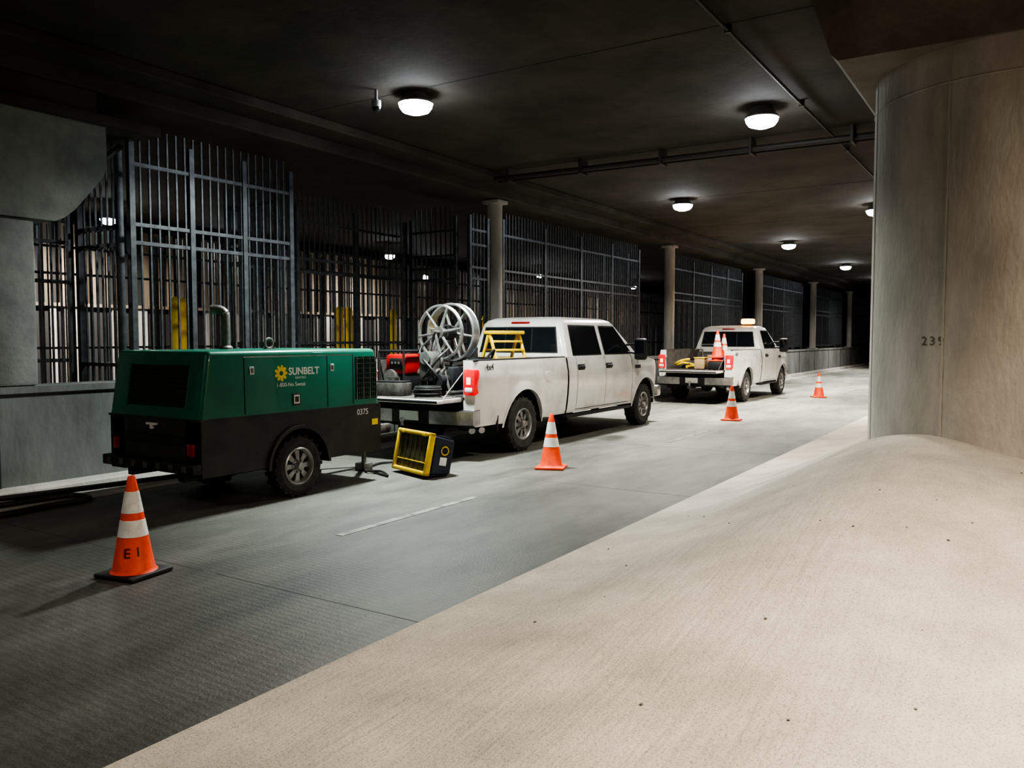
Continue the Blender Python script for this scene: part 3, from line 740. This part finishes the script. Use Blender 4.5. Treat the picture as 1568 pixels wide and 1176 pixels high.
    b.tube([(2.85, -0.12, 0.72), (2.85, -0.25, 0.74)], 0.012, STEEL)
    b.torus((1.45, 0.0, 1.625), 0.055, 0.014, STEEL, RX, 24, 8); b.bb(1.39, 1.51, -0.03, 0.03, 1.55, 1.57, STEEL)
    b.stube([(1.12, 0.32, 1.54), (1.12, 0.32, 1.70), (1.12, 0.32, 1.90), (1.115, 0.33, 1.96), (1.08, 0.38, 2.0), (1.02, 0.44, 2.0)], 0.052, STEEL, 14)
    b.lathe([(0.075, 1.55), (0.075, 1.58), (0.055, 1.60)], STEEL, Matrix.Translation((1.12, 0.32, 0)), 16)
    return b.done('towable_air_compressor', loc=loc, ang=32)
compressor((4.84, 7.28, 0))

# ------------------------------------------------------------------ cones
def cone(loc, rot=0.0, basem=ORANGE, h=0.71, mark=None):
    b = B()
    rb, rt = 0.145, 0.026
    def rr(z): return lerp(rb, rt, (z-0.035)/(h-0.035))
    prof = [(0.165, 0.03), (rb+0.008, 0.04), (rr(0.055), 0.055), (rr(0.285), 0.285), (rr(0.285)+0.002, 0.286), (rr(0.40)+0.002, 0.40), (rr(0.40), 0.401), (rr(0.45), 0.45), (rr(0.45)+0.002, 0.451), (rr(0.60)+0.002, 0.60), (rr(0.60), 0.601), (rt, h-0.01), (rt-0.006, h), (rt-0.012, h-0.004), (rt-0.012, h-0.1)]
    ms = [ORANGE, ORANGE, ORANGE, REFL, REFL, REFL, ORANGE, REFL, REFL, REFL, ORANGE, ORANGE, ORANGE, TRIM]
    b.lathe(prof, ORANGE, None, 40, ms)
    b.box((0, 0, 0.018), (0.37, 0.37, 0.032), basem, 0.012)
    for sx in (-1, 1):
        for sy in (-1, 1): b.box((sx*0.14, sy*0.14, 0.006), (0.05, 0.05, 0.012), basem)
    if mark:
        tlt = math.atan2(rb-rt, h-0.035)
        def put(s, da, z, sz):
            M = Matrix.Rotation(mark-rot+da, 4, 'Z') @ Matrix.Translation((rr(z)+0.001, 0, z)) @ Matrix.Rotation(-tlt, 4, 'Y') @ Matrix.Rotation(math.radians(90), 4, 'Z') @ Matrix.Rotation(math.radians(90), 4, 'X') @ Matrix.Translation((-sz*0.3, 0, 0))
            b.text(s, sz, M, KTXT, ext=0.003)
        put('E', -0.28, 0.15, 0.095); put('1', 0.32, 0.155, 0.095)
    return b.done('traffic_cone', loc=loc, rot=rot)
cone((3.38, 5.36, 0), math.radians(10), TRIM, mark=math.radians(236))
cone((9.12, 5.23, 0), math.radians(20)); cone((16.5, 5.20, 0), math.radians(5)); cone((24.3, 5.15, 0), math.radians(30))

# ------------------------------------------------------------------ tipped storage tote
b = B()
w, h_, d = 0.80, 0.52, 0.36
t = bmesh.new(); bmesh.ops.create_cube(t, size=1)
for v in t.verts:
    far = v.co.x > 0; k = 0.86 if far else 0.97
    v.co = Vector((d if far else 0.02, v.co.y*w*k, 0.5*h_+v.co.z*h_*k))
bmesh.ops.bevel(t, geom=list(t.edges), offset=0.03, segments=3, affect='EDGES')
b.merge(t, NAVY)
for k in range(5): b.box((0.17, -w*0.455, 0.1+0.075*k), (0.26, 0.012, 0.02), NAVY, 0.004)
for k in range(6): b.box((0.17, -0.3+0.12*k, h_*0.955), (0.26, 0.03, 0.02), NAVY, 0.004)
b.box((0.0, 0, h_/2), (0.03, w-0.06, h_-0.06), LIDIN, 0.01)
for y in (-1, 1): b.box((-0.012, y*(w/2-0.025), h_/2), (0.075, 0.05, h_), YELL, 0.015)
for z in (0.025, h_-0.025): b.box((-0.012, 0, z), (0.075, w, 0.05), YELL, 0.015)
for k in range(6): b.box((-0.018, -0.28+0.112*k, h_/2), (0.014, 0.012, h_-0.10), LIDIN, 0.004)
b.box((-0.02, 0, 0.15), (0.012, w-0.14, 0.012), YELL, 0.003)
for y in (-0.25, 0.25): b.box((-0.05, y, h_-0.03), (0.02, 0.08, 0.05), YELL, 0.006)
b.box((0.20, -w*0.455, 0.2), (0.10, 0.02, 0.10), WTXT, 0.005)
b.torus((0.20, -w*0.47, 0.33), 0.05, 0.008, YELL, RX, 20, 6)
Mt = Matrix.Rotation(math.radians(12), 4, 'Y')
for v in b.bm.verts: v.co = Mt @ v.co
zmin = min(v.co.z for v in b.bm.verts)
for v in b.bm.verts: v.co.z -= zmin
b.done('storage_tote', loc=(7.72, 6.42, 0.0), rot=math.radians(-20))

# ------------------------------------------------------------------ truck 1 load
FLz = 0.885
b = B()
cz = 0.88
for xo, r, wd in ((-0.15, 0.39, 0.05), (0.15, 0.42, 0.16)):
    T = Matrix.Translation((xo, 0, cz)) @ RYX
    b.lathe([(r-0.02, -wd/2), (r, -wd/2), (r+0.012, -wd/2+0.01), (r, -wd/2+0.02), (r, wd/2-0.02), (r+0.012, wd/2-0.01), (r, wd/2), (r-0.02, wd/2), (r-0.02, -wd/2)], ALU, T, 48)
    for k in range(6):
        a = 2*math.pi*k/6+xo
        p0 = (xo-0.02, 0.07*math.cos(a), cz+0.07*math.sin(a)); p1 = (xo-0.02, (r-0.01)*math.cos(a), cz+(r-0.01)*math.sin(a))
        b.cyl(p0, p1, 0.024, ALU, r2=0.014, seg=8)
    b.cyl((xo-0.05, 0, cz), (xo+0.05, 0, cz), 0.085, STEEL, seg=24)
b.cyl((-0.34, 0, cz), (0.34, 0, cz), 0.03, STEEL)
b.cyl((-0.10, 0, cz), (0.10, 0, cz), 0.11, TRIM, seg=28)
for sy in (-1, 1):
    b.tube([(-0.30, sy*0.28, 0.03), (-0.28, 0, cz)], 0.022, STEEL); b.tube([(0.32, sy*0.28, 0.03), (0.30, 0, cz)], 0.022, STEEL)
    b.tube([(-0.32, sy*0.28, 0.03), (0.34, sy*0.28, 0.03)], 0.025, STEEL)
b.tube([(-0.30, -0.28, 0.03), (-0.30, 0.28, 0.03)], 0.025, STEEL); b.tube([(0.32, -0.28, 0.03), (0.32, 0.28, 0.03)], 0.025, STEEL)
b.box((-0.34, 0.05, 0.36), (0.18, 0.24, 0.34), STEEL, 0.02); b.cyl((-0.46, 0.05, 0.52), (-0.24, 0.05, 0.52), 0.09, ALU, seg=20)
b.box((0.0, -0.05, 0.22), (0.46, 0.48, 0.34), TRIM, 0.03)
b.cyl((-0.30, -0.2, 0.30), (-0.30, 0.25, 0.30), 0.07, STEEL, seg=18); b.cyl((-0.42, -0.14, 0.20), (-0.2, -0.14, 0.20), 0.10, TRIM, seg=20)
b.stube([(-0.3, 0.2, 0.3), (-0.46, 0.05, 0.25), (-0.42, -0.15, 0.5), (-0.22, -0.2, 0.65)], 0.02, HOSE)
b.stube([(-0.3, -0.2, 0.1), (-0.47, -0.1, 0.35), (-0.40, 0.18, 0.6), (-0.25, 0.1, 0.8)], 0.016, HOSE)
b.done('hose_reel', loc=(9.50, 7.20, FLz))

b = B()
b.box((0, 0, 0.36), (0.50, 0.36, 0.26), GENR, 0.04); b.box((0, 0, 0.14), (0.46, 0.32, 0.20), TRIM, 0.02)
b.cyl((-0.2, 0.05, 0.2), (-0.31, 0.05, 0.2), 0.1, STEEL, seg=20); b.cyl((0, 0, 0.48), (0, 0, 0.51), 0.05, TRIM)
b.box((-0.255, -0.02, 0.37), (0.02, 0.22, 0.14), TRIM, 0.006)
for k in range(3): b.cyl((-0.268, -0.08+0.06*k, 0.38), (-0.262, -0.08+0.06*k, 0.38), 0.018, WTXT, seg=12)
for sy in (-1, 1):
    b.tube([(-0.32, sy*0.22, 0.02), (-0.32, sy*0.22, 0.53), (0.32, sy*0.22, 0.53), (0.32, sy*0.22, 0.02), (-0.32, sy*0.22, 0.02)], 0.016, TRIM)
for sx in (-1, 1):
    for z in (0.02, 0.53): b.tube([(sx*0.32, -0.22, z), (sx*0.32, 0.22, z)], 0.016, TRIM)
for v in b.bm.verts: v.co = Vector((v.co.x*1.15, v.co.y*1.05, v.co.z*1.15))
b.done('portable_generator', loc=(9.42, 7.87, FLz), rot=0.0)

b = B()
for sy in (-1, 1):
    b.box((-0.15, sy*0.24, 0.26), (0.05, 0.03, 0.62), YELL, 0.008, rot=Matrix.Rotation(0.45, 4, 'Y')); b.box((0.15, sy*0.24, 0.26), (0.05, 0.03, 0.62), YELL, 0.008, rot=Matrix.Rotation(-0.45, 4, 'Y'))
for k in range(4):
    t = (k+0.6)/4.6; b.box((lerp(-0.28, -0.02, t), 0, 0.55*t), (0.09, 0.46, 0.03), YELL, 0.006); b.box((lerp(0.28, 0.02, t), 0, 0.55*t), (0.04, 0.46, 0.03), YELL, 0.006)
b.box((0.0, 0, 0.555), (0.26, 0.54, 0.05), YELL, 0.012)
for v in b.bm.verts: v.co = v.co*1.12
zmin = min(v.co.z for v in b.bm.verts)
for v in b.bm.verts: v.co.z -= zmin
b.done('step_stool', loc=(10.80, 7.06, FLz+0.235), rot=math.radians(65))
b = B(); b.box((0, 0, 0.11), (0.85, 0.62, 0.22), TRIM, 0.02); b.box((0, 0, 0.215), (0.80, 0.58, 0.03), STEEL, 0.008); b.box((0.0, -0.31, 0.13), (0.1, 0.02, 0.03), CHROME)
b.done('tool_chest', loc=(10.85, 7.15, FLz))
b = B(); b.box((0, 0, 0.17), (0.26, 0.16, 0.34), BLUE, 0.03); b.cyl((0, 0, 0.34), (0, 0, 0.38), 0.03, TRIM); b.tube([(-0.08, 0, 0.34), (-0.08, 0, 0.39), (0.08, 0, 0.39), (0.08, 0, 0.34)], 0.012, BLUE)
b.done('jerry_can', loc=(9.55, 6.72, FLz))
b = B()
b.stube([(-0.25, -0.15, 0.05), (0.1, -0.2, 0.12), (0.3, 0.0, 0.2), (0.1, 0.2, 0.1), (-0.25, 0.15, 0.22), (-0.2, -0.1, 0.3), (0.2, -0.12, 0.32), (0.25, 0.12, 0.35), (-0.1, 0.2, 0.38)], 0.03, HOSE, 10)
b.done('coiled_hose', loc=(10.15, 7.68, FLz+0.015))
b = B()
for i in range(5):
    R0 = 0.17+0.012*(i % 2); b.torus((0, 0, 0.018+0.028*i), R0, 0.015, HOSE, None, 28, 8)
b.done('coiled_cable', loc=(8.80, 7.0, FLz-0.005))
b = B(); b.box((0, 0, 0.09), (0.26, 0.46, 0.18), STEEL, 0.015); b.box((0, 0, 0.19), (0.24, 0.44, 0.03), TRIM, 0.01); b.tube([(0, -0.1, 0.2), (0, -0.1, 0.25), (0, 0.1, 0.25), (0, 0.1, 0.2)], 0.01, CHROME)
b.done('tool_box', loc=(8.80, 7.62, FLz-0.005), rot=0.15)
b = B(); b.box((0, 0, 0.2), (0.42, 0.5, 0.4), STEEL, 0.03); b.box((0, 0, 0.45), (0.38, 0.3, 0.12), TRIM, 0.02); b.cyl((-0.1, 0, 0.5), (-0.1, 0, 0.66), 0.06, STEEL); b.stube([(0.1, -0.1, 0.5), (0.15, -0.2, 0.62), (0.19, -0.1, 0.45)], 0.02, HOSE)
b.done('pump_unit', loc=(10.14, 7.10, FLz))

x2 = T2[0]
b = B(); b.bb(-0.41, 0.41, -0.19, 0.19, 0, 0.20, TRIM, 0.02); b.done('equipment_case', loc=(x2+0.45, 6.86, FLz+0.002))
for (xx, yy, zz, r_) in ((x2+0.25, 6.87, 0, 0.1), (x2+0.25, 6.87, 0.09, 0.1), (x2+0.65, 6.83, 0.0, 0.0)):
    cone((xx, yy, FLz+0.206+zz), r_)
b = B(); b.box((0, 0, 0.14), (0.36, 0.28, 0.28), TAN, 0.03); b.box((0, 0, 0.29), (0.38, 0.30, 0.03), YELL, 0.01); b.done('supply_box', loc=(x2+0.30, 7.32, FLz), rot=0.1)
b = B(); b.lathe([(0.001, 0), (0.13, 0), (0.15, 0.33), (0.155, 0.34), (0.14, 0.34), (0.12, 0.02)], WTXT, seg=24); b.torus((0, 0, 0.33), 0.15, 0.008, YELL); b.done('plastic_bucket', loc=(x2+1.05, 7.25, FLz))
b = B(); b.stube([(-0.2, -0.15, 0.05), (0.2, -0.2, 0.08), (0.25, 0.1, 0.14), (-0.1, 0.2, 0.1), (-0.25, 0.0, 0.2), (0.1, -0.1, 0.24)], 0.035, YELL, 10); b.done('extension_cord', loc=(x2+0.45, 7.84, FLz))
b = B(); b.box((0, 0, 0.1), (0.3, 0.3, 0.2), STEEL, 0.02); b.cyl((0, 0, 0.2), (0, 0, 0.42), 0.09, BLACK, seg=20); b.tube([(0.05, -0.1, 0.2), (0.05, -0.1, 0.5), (0.05, 0.12, 0.5)], 0.02, STEEL); b.done('water_pump', loc=(x2+1.0, 7.64, FLz))
b = B(); b.tube([(0, 0, 0), (0, 0, 0.62), (0.0, -0.45, 0.62), (0, -0.45, 0)], 0.02, ALU); b.tube([(0, 0, 0.35), (0, -0.45, 0.35)], 0.015, ALU); b.done('ladder_rack', loc=(x2+2.35, 8.05, FLz))
b = B(); b.box((0, 0, 0.2), (0.6, 1.0, 0.4), BEDL, 0.03); b.box((0, 0, 0.41), (0.62, 1.02, 0.03), STEEL, 0.01); b.done('storage_chest', loc=(x2+1.95, 7.38, FLz))

b = B()
b.stube([(2.2, 8.35, 0.035), (3.0, 8.58, 0.035), (4.0, 8.55, 0.035), (4.6, 8.50, 0.035), (4.70, 8.3, 0.035), (4.65, 8.15, 0.03), (4.3, 8.15, 0.03), (3.7, 8.10, 0.03), (3.1, 8.25, 0.03), (2.95, 8.45, 0.06), (3.3, 8.66, 0.10), (4.2, 8.62, 0.08), (5.4, 8.6, 0.05), (6.5, 8.55, 0.035)], 0.03, HOSE, 10)
b.done('air_hose')
b = B()
b.stube([(7.62, 6.98, 0.02), (7.55, 6.80, 0.02), (7.45, 6.55, 0.02), (7.55, 6.75, 0.045), (7.6, 7.05, 0.02), (8.2, 7.3, 0.02), (8.6, 6.9, 0.02), (8.75, 7.1, 0.02)], 0.014, HOSE, 8)
b.done('power_cable')

# ------------------------------------------------------------------ world + camera
w = bpy.data.worlds.new('world'); scene.world = w; w.use_nodes = True
bg = w.node_tree.nodes['Background']; bg.inputs[0].default_value = (0.6, 0.56, 0.5, 1); bg.inputs[1].default_value = 0.012
cam = bpy.data.cameras.new('camera'); cam.sensor_width = 36; cam.lens = 36*1250/1568; cam.clip_start = 0.05; cam.clip_end = 300
co = bpy.data.objects.new('camera', cam); col.objects.link(co); co.location = (0, 0, 1.68)
a = math.radians(32.6); p = math.radians(3.2)
d = Vector((math.cos(a)*math.cos(p), math.sin(a)*math.cos(p), -math.sin(p)))
co.rotation_euler = d.to_track_quat('-Z', 'Y').to_euler()
scene.camera = co
scene.view_settings.view_transform = 'AgX'
try: scene.view_settings.look = 'AgX - High Contrast'
except Exception as e: print(e)
scene.view_settings.exposure = 0.1
